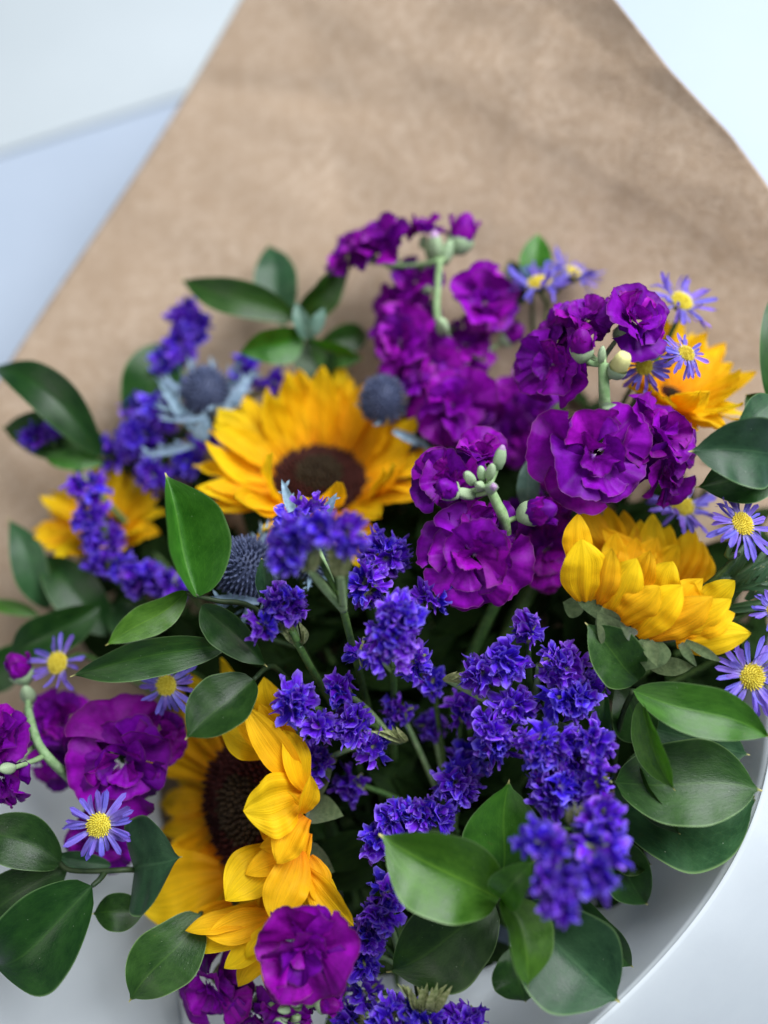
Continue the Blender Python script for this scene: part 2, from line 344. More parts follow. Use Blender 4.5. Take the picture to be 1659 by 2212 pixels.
# white waxed paper wrapped round the front
wr = thing('white_paper_wrap', P(800, 2500, 0.45), 'white waxed paper wrap with folded rim below the green leaves', 'paper')
ry = [1350, 1500, 1600, 1700, 1800, 1900, 2000, 2110, 2212, 2330, 2520]
rx = [1672, 1672, 1664, 1648, 1616, 1560, 1484, 1394, 1284, 1130, 800]
rd = [.44, .432, .425, .42, .415, .412, .408, .405, .402, .40, .40]
_rp = np.polyfit((np.array(ry) - 1900) / 600, rx, 5); rimx = lambda y: np.polyval(_rp, (y - 1900) / 600)
def infn(U, V):
    x0 = -420 + 2080 * U; yt = np.interp(x0, [-420, 240, 420, 700, 1000, 1250, 1450, 1660], [1640, 1650, 1990, 2090, 2110, 2060, 1850, 1350])
    y = yt + V * (2520 - yt); xr = rimx(y); x = -420 + (xr + 420) * U
    base = np.interp(y, [1350, 1600, 2212, 2520], [.52, .510, .470, .447]); rim = np.interp(y, ry, rd)
    s = np.clip((xr - x) / 300, 0, 1); f = (1 - s) ** 1.25; base = base + .004 * np.clip((x - 900) / 300, 0, 1)
    d = base * (1 - f) + rim * f + 0.0012 * wob(x / 130 + y / 200, 1.2, 4, 8)
    return x, y, d
sheet('inner_sheet', infn, 120, 60, 'wax', wr)
def outfn(U, V):
    y = 1350 + V * 1170; xr = rimx(y); rim = np.interp(y, ry, rd)
    x = xr + 560 * U; yy = y + 240 * U
    d = rim + 0.11 * U ** 1.35 + 0.007 * wob(x / 210 + y / 420, 1.0, 4, 9) * np.minimum(1, U * 3)
    return x, yy, d - 0.0007
sheet('outer_flap', outfn, 50, 60, 'wax', wr)
def ovfn(U, V):
    y = 1640 + V * 880; zz = 4.0 * (2 * np.abs((y / 9.0) % 1 - 0.5))
    x = -420 + (792) * U + U ** 40 * (zz + 14 * (y - 2050) / 160)
    base = np.interp(y, [1350, 1600, 2212, 2520], [.52, .510, .470, .447])
    return x, y, base - 0.0022 + 0.0008 * wob(x / 150 + y / 230, 1.2, 4, 8)
sheet('overlap_sheet', ovfn, 26, 420, 'wax', wr)

# ------------------------------------------------------------------ sunflowers
def frame(n):
    n = Vector(n).normalized(); ex = RC @ Vector((1, 0, 0)); ex = (ex - n * ex.dot(n)).normalized(); return ex, n.cross(ex), n
PETALS = []
for i in range(9):
    def fn(U, V, i=i):
        x = (U - .5) * 2; p = blade_prof(V, 'petal') * (1 + 0.08 * wob(V, 8, 2, i) + 0.05 * wob(V, 31, 2, i + 60) * x); hw = 0.155
        bend = [0.35, 0.6, 0.15, -0.3, 0.8, 0.45, -0.15, 0.3, 1.0][i]
        z = (1 - np.cos(bend * V)) / bend; y = np.sin(bend * V) / bend
        z = z + hw * (0.22 * x * x * p + 0.10 * np.cos(x * 3 * np.pi) * np.clip(1.15 - V, 0, 1) + 0.30 * wob(V, 8, 2, i + 30) * x + 0.16 * wob(x, 5, 2, i + 9) + 0.12 * wob(V * 1.2 + x * .2, 14, 2, i + 90))
        return x * hw * p + 0.05 * V ** 2 * (-1) ** i, y, z
    PETALS.append(grid('petal', 15, 22, fn, 'sun'))
def cone_cloud(name, pts, nrms, r, h, mat, sides=5, base=None, mats=None):
    """dome of small upright florets joined in one mesh"""
    V, F, mi = ([], [], []) if base is None else base
    for k, (p, n) in enumerate(zip(pts, nrms)):
        n = Vector(n).normalized(); a = n.orthogonal().normalized(); b = n.cross(a); s = len(V); p = Vector(p)
        rr = r * random.uniform(0.8, 1.2); hh = h * random.uniform(0.7, 1.25)
        for lev, rad in ((0, 1.0), (0.6, 0.9), (1.0, 0.35)):
            for q in range(sides):
                an = 2 * math.pi * q / sides + k; V.append(p + n * (hh * lev) + a * (rr * rad * math.cos(an)) + b * (rr * rad * math.sin(an)))
        for l in range(2):
            for q in range(sides): F.append((s + l * sides + q, s + l * sides + (q + 1) % sides, s + (l + 1) * sides + (q + 1) % sides, s + (l + 1) * sides + q)); mi.append(mats[k] if mats else 0)
        F.append(tuple(s + 2 * sides + q for q in range(sides))); mi.append(mats[k] if mats else 0)
    return V, F, mi
def sunflower(c, n, rdpx, Lpx, label, elf, np_=24, azs=None, explicit=(), d0=None, layers=((0, 0.0),), bracts=True, ext_b=()):
    d = c[2]; C = P(*c); n = cdir(n); ex, ey, n = frame(n); rdm = rdpx * d / FPX; L = Lpx * d / FPX
    t = thing('sunflower', C - n * 0.02, label, 'sunflower', 'sunflowers in the bouquet')
    # dark disc
    pts, nr, mi = [], [], []; N = 420
    for k in range(N):
        r = math.sqrt((k + .5) / N); an = k * 2.399963; h = 0.22 * (1 - r * r) + 0.05 * math.sin(r * 6)
        q = ex * (r * math.cos(an)) + ey * (r * math.sin(an))
        pts.append((q + n * h) * rdm); nr.append((n + q * 0.55).normalized()); mi.append(1 if r < 0.5 else 0)
    base = ([], [], [])
    V0, F0, _ = gridarr(25, 8, lambda U, V: (V * np.cos(U * 2 * np.pi), V * np.sin(U * 2 * np.pi), 0.2 * (1 - V * V) - 0.02))
    base[0].extend([(ex * v[0] + ey * v[1] + n * v[2]) * rdm for v in V0]); base[1].extend(F0); base[2].extend([0] * len(F0))
    V, F, mi = cone_cloud('disc', pts, nr, rdm * 0.045, rdm * 0.13, None, 5, base, mi)
    obj('disc', mkmesh('disc', V, F, ['disc', 'disccore'], midx=mi), Matrix.Translation(C), t)
    # green base
    V0, F0, _ = gridarr(21, 7, lambda U, V: (np.cos(U * 2 * np.pi) * (0.18 + 0.86 * np.sin(V * np.pi / 2)), np.sin(U * 2 * np.pi) * (0.18 + 0.86 * np.sin(V * np.pi / 2)), -0.55 + 0.5 * V ** 1.5))
    obj('receptacle', mkmesh('receptacle', [(ex * v[0] + ey * v[1] + n * v[2]) * rdm for v in V0], F0, 'bract'), Matrix.Translation(C), t)
    A = azs if azs is not None else [360 * k / np_ for k in range(np_)]
    for li, (shift, dele) in enumerate(layers):
        for k, az in enumerate(A):
            az2 = az + shift + random.uniform(-5, 5); el = R(elf(az2 % 360) + dele + random.uniform(-9, 9)); ph = R(az2)
            r = ex * math.cos(ph) + ey * math.sin(ph)
            Y = r * math.cos(el) + n * math.sin(el); Z = n * math.cos(el) - r * math.sin(el); Zr = Matrix.Rotation(R(random.uniform(-22, 22)), 3, Y) @ Z; X = Y.cross(Zr)
            s = L * random.uniform(0.86, 1.1)
            m = basis(X, Y, Zr, C + r * rdm * (0.97 - 0.03 * li) - n * rdm * (0.06 + 0.05 * li)) @ Matrix.Diagonal((s * random.uniform(0.95, 1.35), s, s, 1))
            obj('petal', random.choice(PETALS), m, t)
    for e in explicit:
        kw = dict(kind='petal', pleat=0.06, fold=0.12, wave=0.16, bow=0.06, nu=17, nv=26, twist=random.uniform(-.35, .35), scurve=random.uniform(-.03, .03)); kw.update(e[2] if len(e) > 2 else {})
        leaf(t, e[0], e[1], 'sun', 'petal', **kw)
    if bracts:
        for k in range(13):
            ph = R(360 * k / 13 + random.uniform(-8, 8)); r = ex * math.cos(ph) + ey * math.sin(ph); el = R(random.uniform(-25, 15))
            Y = r * math.cos(el) + n * math.sin(el); B = C + r * rdm * 0.9 - n * rdm * 0.22
            blade('bract', t, B, B + Y * rdm * random.uniform(0.6, 0.9), rdm * 0.5, 'bract', roll=random.uniform(-30, 30), bow=0.1, kind='strap', nu=7, nv=9)
    for e in ext_b:
        kw = dict(kind='strap', bow=0.12, fold=0.2); kw.update(e[2] if len(e) > 2 else {}); leaf(t, e[0], e[1], 'bract', 'bract', **kw)
    add_tube('stem', stem_path(C - n * rdm * 0.4, n), 0.0048, 0.0042, 'stem', t, 10)
    return t

def el1(a): return 34 + 10 * math.sin(R(a)) if a < 180 else 30 + 22 * math.sin(R(a - 180)) * (1 if int(a / 24) % 2 else -.6)
sunflower((690, 1035, .497), (0.03, .66, .74), 98, 185, 'open orange sunflower with round maroon disc below the blue thistles', el1, 23, layers=((0, 0), (8, -13)))
S2f = []
for (bx, by, tx, ty, w_) in [(1265, 1300, 1258, 1168, 105), (1290, 1305, 1322, 1186, 70), (1312, 1325, 1374, 1208, 88), (1332, 1348, 1424, 1268, 82), (1372, 1372, 1470, 1262, 92), (1390, 1378, 1542, 1292, 92), (1450, 1372, 1577, 1292, 66), (1470, 1374, 1584, 1322, 70), (1460, 1388, 1623, 1368, 74)]:
    S2f.append(((bx, by, .410, tx, ty, .398), w_, dict(roll=random.uniform(-18, 18), bow=random.uniform(.05, .13), tipcurl=-0.05, fold=-0.25)))
for (bx, by, tx, ty, w_) in [(1245, 1240, 1250, 1108, 66), (1370, 1290, 1405, 1188, 66), (1410, 1310, 1452, 1212, 80), (1470, 1320, 1500, 1258, 75), (1500, 1320, 1588, 1254, 62), (1420, 1340, 1520, 1250, 66)]:
    S2f.append(((bx, by, .418, tx, ty, .41), w_, dict(roll=random.uniform(-25, 25), bow=.08, fold=-0.2)))
for k, (tx, ty) in enumerate([(1266, 1078), (1310, 1092), (1347, 1102), (1382, 1122), (1412, 1108), (1447, 1133), (1497, 1138), (1516, 1168), (1526, 1192)]):
    S2f.append(((1320 + k * 22, 1235 + k * 6, .440, tx, ty, .446), 62, dict(roll=random.uniform(-25, 25), bow=-.06, fold=0.25)))
for k, (tx, ty) in enumerate([(1330, 1150), (1375, 1160), (1420, 1160), (1465, 1175), (1300, 1140)]):
    S2f.append(((1330 + k * 25, 1265, .434, tx, ty, .436), 62, dict(roll=random.uniform(-25, 25), bow=-.08, fold=0.25)))
sunflower((1405, 1310, .432), (.2, .80, .50), 95, 190, 'bright yellow cupped sunflower seen from the side, green bracts below', lambda a: 45, 0, azs=[], explicit=S2f, bracts=False,
    ext_b=[((1300, 1330, .412, 1225, 1240, .415), 45), ((1320, 1360, .41, 1300, 1310, .405), 70, dict(kind='leaf')), ((1345, 1400, .41, 1290, 1320, .402), 80, dict(kind='leaf')), ((1370, 1375, .405, 1340, 1350, .395), 30), ((1400, 1385, .405, 1420, 1440, .398), 34), ((1470, 1390, .405, 1505, 1440, .40), 22, dict(bow=.3)),
           ((1480, 1385, .405, 1560, 1430, .405), 22, dict(bow=.2)), ((1420, 1380, .41, 1395, 1450, .405), 95, dict(kind='leaf')), ((1400, 1440, .415, 1500, 1440, .41), 50, dict(kind='leaf')), ((1260, 1320, .42, 1215, 1300, .42), 60, dict(kind='leaf'))])
S3f = []
for (bx, by, tx, ty, w_) in [(668, 1730, 560, 1690, 60), (665, 1790, 560, 1830, 64), (655, 1830, 530, 1890, 62), (668, 1800, 640, 1900, 56), (664, 1860, 640, 1985, 60), (662, 1870, 735, 1960, 48), (640, 1640, 500, 1530, 56), (655, 1670, 575, 1600, 52), (610, 1990, 530, 2070, 46), (560, 1985, 400, 2010, 52)]:
    S3f.append(((bx, by, .424, tx, ty, .416), w_, dict(roll=random.uniform(-35, 35), fold=random.uniform(.1, .5), bow=random.uniform(.04, .14))))
S3f += [((655, 1715, .418, 525, 1752, .405), 138, dict(roll=-12, bow=.10, fold=.25)), ((662, 1765, .413, 597, 1866, .405), 82, dict(roll=18, fold=.4)), ((600, 1832, .430, 486, 1946, .412), 112, dict(roll=10, bow=.12)),
       ((645, 1835, .415, 590, 1993, .402), 98, dict(bow=.10, roll=-10)), ((660, 1880, .415, 763, 2001, .405), 74, dict(roll=25, fold=.35)), ((665, 1850, .42, 700, 1960, .41), 60, dict(roll=-20, fold=.5)), ((595, 1570, .436, 570, 1462, .425), 70, dict(bow=.1)),
       ((600, 1615, .435, 474, 1560, .425), 112, dict(roll=8, bow=.12)), ((655, 1690, .418, 527, 1522, .41), 74, dict(roll=-10, bow=.10, fold=.35)), ((662, 1705, .416, 612, 1575, .41), 66, dict(roll=20)), ((650, 1755, .41, 670, 1672, .405), 46, dict(fold=.9, roll=30)),
       ((640, 1640, .425, 560, 1520, .42), 60, {}), ((500, 1950, .44, 358, 2040, .43), 50, dict(fold=.5)), ((560, 1960, .43, 416, 2055, .42), 84, {}), ((590, 1980, .425, 445, 2022, .415), 70, {}), ((590, 2000, .425, 484, 2092, .415), 60, {}), ((585, 2030, .425, 514, 2132, .42), 52, {}), ((590, 2040, .425, 582, 2143, .42), 48, {}),
       ((480, 1890, .455, 290, 1945, .452), 160, dict(bow=.04)), ((600, 1800, .43, 555, 1775, .425), 50, dict(fold=.4)), ((640, 1780, .42, 600, 1700, .412), 60, dict(fold=.4))]
sunflower((545, 1742, .448), (-.58, .08, .81), 140, 195, 'large tilted sunflower with dark disc, petals folding over it, above white paper', lambda a: 3, 0, azs=[100, 118, 135, 150, 165, 180, 195, 210, 226, 242, 258, 275], explicit=S3f, layers=((0, 0), (9, -9)))
sunflower((1452, 855, .468), (.30, .62, .7), 30, 150, 'half hidden orange sunflower behind an aster, against brown paper', lambda a: 30, 18, layers=((0, 0), (9, -12)))
sunflower((228, 1135, .515), (-.1, .62, .75), 26, 125, 'blurred orange sunflower behind violet statice, beside brown paper', lambda a: 20, 15, layers=((0, 0), (11, -12)))

# ------------------------------------------------------------------ stock: ruffled purple double flowers
SP = []
for i in range(12):
    def fn(U, V, i=i):
        r = np.random.default_rng(i); spread = r.uniform(1.35, 2.0); a = (U - .5) * spread
        x = (U - .5) * 2
        rho = V * (1 - 0.16 * np.abs(x) ** 3.5) * (1 + V ** 3 * (0.05 * wob(U, 14, 3, i) + 0.025 * wob(U, 45, 2, i + 50) - 0.07 * np.exp(-(x / 0.16) ** 2) * (i % 2)))
        wv = V ** 0.75
        ang = a * (0.25 + 0.75 * wv)
        z = V ** 2 * (0.20 * wob(U, 8, 3, i + 20) + 0.07 * np.sin(a * 6 + i)) + V ** 4 * 0.09 * wob(U, 30, 3, i + 77) + 0.05 * V * wob(V * 1.3 + U * .8, 11, 3, i + 300) + 0.12 * np.abs(x) ** 1.2 * V * r.uniform(-1, 1.3) - 0.30 * V ** 2.4 * r.uniform(-0.3, 1.0) + 0.10 * x * x * V
        return rho * np.sin(ang), rho * np.cos(ang), z
    SP.append(grid('petal', 23, 14, fn, 'stock'))
def lathe(prof, sides=12, mat='bud', lobes=0, la=0.0, name='bud'):
    V, F, UV = gridarr(sides + 1, len(prof), lambda U, Vv: (np.interp(Vv, np.linspace(0, 1, len(prof)), [p[0] for p in prof]) * (1 + la * np.abs(np.sin(U * np.pi * lobes))) * np.cos(U * 2 * np.pi),
         np.interp(Vv, np.linspace(0, 1, len(prof)), [p[0] for p in prof]) * (1 + la * np.abs(np.sin(U * np.pi * lobes))) * np.sin(U * 2 * np.pi), np.interp(Vv, np.linspace(0, 1, len(prof)), [p[1] for p in prof])))
    return mkmesh(name, V, F, mat, UV)
CALYX = lathe([(0.02, -.62), (.16, -.6), (.22, -.45), (.21, -.2), (.17, 0)], 12, 'bud', 4, .12, 'calyx')
BUDP = lathe([(.10, -.9), (.45, -.7), (.60, -.2), (.56, .25), (.38, .62), (.15, .8), (.0, .84)], 20, 'stock', 5, -.10, 'bud')
BUDG = lathe([(.10, -.9), (.42, -.72), (.55, -.2), (.50, .25), (.34, .62), (.14, .82), (.0, .86)], 16, 'bud', 4, -.16, 'bud')
BUDT = lathe([(.40, .45), (.36, .62), (.25, .84), (.12, .98), (.0, 1.0)], 14, 'budtip', 4, -.2, 'bud_tip')
BUDY = lathe([(.10, -.9), (.42, -.72), (.58, -.2), (.56, .3), (.46, .62), (.3, .72), (.0, .6)], 20, 'yellowbud', 5, -.12, 'bud_petals')
SEPAL = lathe([(.08, -1.1), (.36, -1.0), (.58, -.7), (.66, -.45), (.64, -.28)], 16, 'bud', 4, -.14, 'calyx')
def randrot(n, spin=None):
    n = Vector(n).normalized(); a = n.orthogonal().normalized(); a = Matrix.Rotation(random.uniform(0, 6.28) if spin is None else spin, 3, n) @ a
    return a, n.cross(a), n
def floret(parent, f):
    px, py, d, nv, Rp = f[:5]; op = f[5] if len(f) > 5 else 1.0
    C = P(px, py, d); n = cdir(nv); s = Rp * .94 * d / FPX; X, Y, Z = randrot(n)
    cx = obj('floret', CALYX, basis(X, Y, Z, C - n * s * 0.28) @ Matrix.Scale(s * 1.0, 4), parent)
    for cnt, el, ln, off in ((5, -2, 1.08, 0), (4, 20, .95, .5), (4, 46, .72, .2), (3, 64, .56, .7)):
        for k in range(cnt):
            ph = 6.283 * k / cnt + off + random.uniform(-.35, .35); e = R(min(88, el + (1 - op) * (78 - el) + random.uniform(-20, 20)))
            r = X * math.cos(ph) + Y * math.sin(ph); yy = r * math.cos(e) + n * math.sin(e); zz = n * math.cos(e) - r * math.sin(e)
            zz = Matrix.Rotation(R(random.uniform(-32, 32)), 3, yy) @ zz
            l = s * ln * random.uniform(.78, 1.12); off3 = (X * random.uniform(-.1, .1) + Y * random.uniform(-.1, .1)) * s
            obj('petal', random.choice(SP), basis(yy.cross(zz), yy, zz, C + off3 + r * s * .05 - n * s * .1) @ Matrix.Diagonal((l * random.uniform(.95, 1.2), l, l, 1)), cx)
    return C - n * s * 0.85
def stock(name_label, florets, buds, stempts, extra=(), rs=0.0028, under=None):
    head = P(*stempts[0]); t = thing('stock_stem', P(*stempts[-1]), name_label, 'stock flower', 'purple stock stems in the bouquet')
    sp = [P(*q) for q in stempts]
    full = sp + stem_path(sp[-1], (sp[-2] - sp[-1]).normalized() if len(sp) > 1 else cdir((0, .6, .8)))[2:]
    if under: full = sp + [P(*q) for q in under] + full[-2:]
    add_tube('stem', sp, rs * 0.8, rs * 1.1, 'stockstem', t, 10, 6); add_tube('lower_stem', full[len(sp) - 1:], rs * 1.1, rs * 1.25, 'stem', t, 10, 6)
    def nearest(p): 
        best = min(((a.lerp(b, k / 6)) for a, b in zip(sp[:-1], sp[1:]) for k in range(7)), key=lambda q: (q - p).length); return best
    for f in florets:
        bp = floret(t, f); q = nearest(bp); mid = (bp + q) / 2 - cdir(f[3]) * 0.004
        add_tube('flower_stalk', [bp + cdir(f[3]) * 0.004, mid, q], 0.0011, 0.0014, 'stockstem', t, 7, 4)
    for bdd in buds:
        px, py, d, nv, Rp, kind = bdd; n = cdir(nv); s = Rp * d / FPX; X, Y, Z = randrot(n); C = P(px, py, d)
        if kind == 'y':
            o = obj('bud', SEPAL, basis(X, Y, Z, C) @ Matrix.Scale(s * 1.3, 4), t); obj('bud_petals', BUDY, basis(X, Y, Z, C) @ Matrix.Scale(s * 1.25, 4), o)
        elif kind == 'p':
            o = obj('bud', BUDP, basis(X, Y, Z, C) @ Matrix.Scale(s * 1.35, 4), t); obj('calyx', SEPAL, basis(X, Y, Z, C) @ Matrix.Scale(s * 1.3, 4), o)
            for k in range(4):
                ph = 1.57 * k + random.uniform(-.3, .3); r = X * math.cos(ph) + Y * math.sin(ph); yy = n; zz = -r
                obj('petal', random.choice(SP), basis(yy.cross(zz), yy, zz, C + r * s * .70 - n * s * .75) @ Matrix.Diagonal((s * .85, s * 1.6, s * 1.1, 1)), o)
        else:
            o = obj('bud', BUDG, basis(X, Y, Z, C) @ Matrix.Diagonal((s * 1.25, s * 1.25, s * random.uniform(1.2, 1.5), 1)), t)
            if kind == 't': obj('bud_tip', BUDT, basis(X, Y, Z, C) @ Matrix.Scale(s * 1.25, 4), o)
        bp = C - n * s * 1.0; q = nearest(bp)
        add_tube('bud_stalk', [bp, (bp + q) / 2 - n * 0.002, q], 0.0011, 0.0015, 'stockstem', t, 7, 4)
    for e in extra: leaf(t, e[0], e[1], 'bud', 'leaf', kind='strap', bow=.1)
    return t
stock('tall purple stock stem with branching buds against the brown paper', [
    (830, 525, .495, (-.3, .55, .6), 78, .8), (748, 548, .50, (-.6, .3, .5), 52), (918, 500, .492, (.1, .7, .5), 44, .6), (895, 605, .50, (-.5, .3, .6), 66), (850, 650, .503, (-.6, .1, .6), 60), (1050, 655, .49, (.35, .25, .8), 82, .8), (860, 735, .492, (-.5, 0, .8), 82),
    (980, 875, .476, (0, -.1, 1), 104), (930, 800, .488, (-.2, .1, .9), 74), (1010, 745, .496, (.2, .2, .9), 64), (905, 690, .502, (-.3, .2, .8), 62), (790, 530, .498, (-.3, .5, .7), 56, .8), (1125, 905, .50, (.2, -.2, .9), 96), (1060, 930, .50, (0, -.4, .8), 80), (1165, 850, .505, (.5, .1, .8), 70)],
    [(1000, 500, .49, (.25, .9, .3), 36, 'p'), (940, 530, .487, (-.1, .8, .5), 26, 't'), (965, 545, .49, (.3, .8, .4), 22, 'g'), (1108, 722, .50, (.6, .4, .5), 26, 'p'), (955, 705, .478, (-.2, .3, .8), 24, 'g')],
    [(950, 562, .487), (945, 625, .487), (945, 685, .487), (968, 735, .490), (1005, 790, .497)], rs=.0022)
stock('purple stock with one pale yellow bud on a thick green stem', [
    (1372, 690, .42, (.3, .35, .8), 84, .75), (1262, 690, .43, (-.1, .45, .7), 72, .75), (1195, 790, .432, (-.55, -.15, .7), 92, .85), (1210, 720, .437, (-.4, .3, .7), 66),
    (1285, 985, .41, (-.1, 0, 1), 122), (1425, 935, .417, (.35, .25, .85), 98), (1440, 1015, .422, (.5, -.25, .75), 88), (1215, 1010, .43, (-.5, -.1, .8), 70)],
    [(1256, 742, .402, (-.15, .75, .6), 32, 'p'), (1340, 785, .398, (.2, .6, .7), 29, 'y'), (1300, 765, .402, (0, .8, .5), 15, 'g')],
    [(1303, 785, .405), (1305, 840, .406), (1308, 900, .415), (1315, 1000, .44)], extra=[((1300, 878, .402, 1332, 874, .398), 15)])
stock('purple stock topped by a cluster of closed pale green buds', [
    (970, 1035, .418, (-.4, .35, .85), 82, .65), (1035, 985, .425, (-.1, .6, .6), 62, .6), (1020, 1205, .404, (-.08, -.12, 1), 112), (1040, 1130, .412, (.05, .45, .85), 72), (1185, 1185, .452, (.3, -.2, .85), 98), (1190, 1080, .46, (.3, .3, .8), 80), (1080, 1130, .44, (.5, .4, .6), 50)],
    [(1080, 988, .402, (.15, .85, .5), 24, 't'), (1014, 1032, .402, (-.5, .5, .7), 20, 'g'), (1062, 1054, .395, (.1, .1, 1), 22, 't'), (1040, 1022, .403, (-.2, .7, .6), 17, 'g'), (1060, 1018, .400, (.1, .7, .6), 18, 'g'), (1036, 1050, .400, (-.3, .2, .8), 18, 'g'), (1002, 1066, .403, (-.8, .2, .5), 22, 'g'), (965, 1055, .398, (-.5, .3, .8), 30, 'p'), (1165, 1105, .405, (.75, .2, .6), 38, 'p')],
    [(1055, 1050, .403), (1072, 1085, .405), (1090, 1130, .410), (1100, 1240, .44)], rs=.0026)
stock('plum coloured stock spilling over white paper beside the big sunflower', [
    (-8, 1600, .42, (-.3, .25, .9), 76), (0, 1682, .42, (-.2, -.35, .9), 72), (265, 1645, .432, (0, -.1, 1), 112), (345, 1590, .44, (.4, .35, .7), 58), (190, 1590, .445, (-.2, .4, .8), 64), (130, 1560, .465, (0, .35, .8), 76), (120, 1640, .46, (0, 0, 1), 64), (225, 1815, .452, (.1, -.2, .9), 76)],
    [(40, 1442, .45, (-.2, .8, .5), 32, 'p'), (60, 1500, .45, (0, .7, .6), 24, 'g'), (15, 1660, .405, (-.3, .2, .9), 20, 'g')],
    [(60, 1530, .445), (80, 1600, .432), (112, 1645, .430), (165, 1695, .452), (215, 1770, .488)], under=[(300, 1900, .512), (420, 2080, .512)], rs=.0023)
stock('purple stock head hanging below the folded sunflower petals', [
    (655, 2050, .394, (.1, -.15, 1), 108, .66), (455, 2130, .43, (-.35, -.15, .85), 86), (620, 2205, .402, (.1, -.5, .85), 62), (545, 2195, .43, (-.2, -.3, .8), 64), (700, 2130, .41, (.5, -.3, .7), 60)],
    [(710, 2170, .398, (.75, .1, .5), 26, 'p'), (640, 2165, .395, (-.3, .3, .8), 18, 'g'), (615, 2180, .395, (-.6, .2, .6), 16, 'g'), (600, 2225, .395, (-.2, -.3, .8), 22, 'p')],
    [(640, 2190, .40), (640, 2240, .405), (680, 2330, .43)])

# ------------------------------------------------------------------ statice
ST = []
for i in range(8):
    def fn(U, V, i=i):
        th = U * 2 * np.pi; r = np.random.default_rng(i + 200); k = 5
        s = lambda f, ph: np.sin(f * th + ph)
        rad = (0.10 + 0.95 * V ** 0.9) * (1 + V ** 2 * (0.20 * s(k, r.uniform(0, 6)) + 0.13 * s(11, r.uniform(0, 6)) + 0.10 * s(19, r.uniform(0, 6))))
        sq = 0.35 + 0.65 * r.uniform(0.4, 1)
        z = 0.85 * V ** 0.75 + V ** 1.5 * (0.24 * s(k, r.uniform(0, 6)) + 0.17 * s(9, r.uniform(0, 6)) + 0.12 * s(16, r.uniform(0, 6)) + 0.14 * s(2, r.uniform(0, 6)))
        tw = 0.30 * V ** 2 * s(7, r.uniform(0, 6))
        return rad * np.cos(th + tw), rad * np.sin(th + tw) * sq, z
    V, F, UV = gridarr(65, 8, fn)
    V2, F2, UV2 = gridarr(9, 4, lambda U, Vv: ((0.09 + 0.06 * Vv) * np.cos(U * 2 * np.pi), (0.09 + 0.06 * Vv) * np.sin(U * 2 * np.pi), -0.9 + 1.0 * Vv))
    o = len(V); V = np.concatenate([V, V2]); UV = np.concatenate([UV, UV2]); mi = [0] * len(F) + [1] * len(F2); F = F + [tuple(a + o for a in f) for f in F2]
    ST.append(mkmesh('floret', V, F, ['statice', 'calyx'], UV, mi))
def statice(label, clusters, tie, fr=29, dens=1.0, stem_r=0.0016, tufts=()):
    tp = P(*tie); t = thing('statice_sprig', tp, label, 'statice', 'violet statice sprigs in the bouquet')
    add_tube('stem', [tp + cdir((0, .3, .6)) * .006] + stem_path(tp, cdir((0, .5, .8)))[0:1] + stem_path(tp, cdir((0, .5, .8)))[2:], stem_r, 0.0022, 'stem', t, 7)
    for cl in clusters:
        px, py, d, rx_, ry_ = cl[:5]; rx_ *= .94; ry_ *= .94; ang = R(cl[5]) if len(cl) > 5 else 0
        C = P(px, py, d); m = d / FPX; f = fr * m
        ax = cdir((math.cos(ang), math.sin(ang), 0)); ay = cdir((-math.sin(ang), math.cos(ang), 0)); az = cdir((0, 0, 1))
        a = max(rx_ * m - f * .55, f * .25); b = max(ry_ * m - f * .55, f * .25); c = min(a, b) * .9 + f * .1
        n = max(4, int(dens * 1.42 * (rx_ * ry_) / (fr * fr) * 2.4)); k = 0; tries = 0; pts = []
        while k < n and tries < n * 40:
            tries += 1; v = rng.normal(size=3); v /= np.linalg.norm(v)
            if v[2] < -.25: continue
            p = C + (ax * (a * v[0]) + ay * (b * v[1]) + az * (c * v[2])) * random.uniform(.72, 1.18)
            if any((p - q).length < f * .57 for q in pts): continue
            pts.append(p); k += 1
            nn = (ax * (v[0] * 1.0) + ay * (v[1] * 1.0) + az * (v[2] * 1.0 + .15)).normalized() + Vector(rng.normal(size=3)) * .18
            X, Y, Z = randrot(nn); s = f * random.uniform(.8, 1.25) * 1.12
            obj('floret', random.choice(ST), basis(X, Y, Z, p - Z * s * .55) @ Matrix.Scale(s, 4), t)
        end = C - az * c * .4
        add_tube('branch', [end, (end * .5 + tp * .5) - az * .003 + ay * .002, tp], .0013, .0016, 'stockstem' if random.random() < .5 else 'stem', t, 6, 5)
        # papery calyx tuft at the back of the cluster
        for q in range(5):
            dv = (tp - C); dv = dv.normalized() if dv.length > 1e-6 else -az; bq = C + dv * b * .7
            blade('calyx', t, bq + dv * f * .9, bq - dv * f * .2 + Vector(rng.normal(size=3)) * f * .4, f * .45, 'calyx', roll=random.uniform(-90, 90), kind='strap', nu=4, nv=6)
    for (x1, y1, d1, x2, y2, d2, w_) in tufts:
        for q in range(7):
            j = (q - 3) * w_ * .32; leaf(t, (x1 + j * .3, y1, d1, x2 + j * 1.3, y2 + random.uniform(-8, 8), d2 + random.uniform(-.003, .003)), w_ * .75, 'calyx', 'calyx', kind='strap', roll=random.uniform(-60, 60), nu=5, nv=8)
        add_tube('branch', [P(x1, y1 - 5, d1), P((x1 + tie[0]) / 2, (y1 + tie[1]) / 2, (d1 + tie[2]) / 2), tp], .0016, .0018, 'stockstem', t, 7)
    return t
statice('blurred violet statice held forward over the round open sunflower', [(622, 1195, .366, 40, 52), (652, 1150, .364, 50, 38), (700, 1140, .362, 46, 34), (752, 1155, .363, 34, 50), (650, 1105, .402, 55, 26, 25)], (742, 1318, .398), fr=27, tufts=[(668, 1235, .372, 662, 1170, .366, 24), (735, 1245, .372, 738, 1165, .366, 26)])
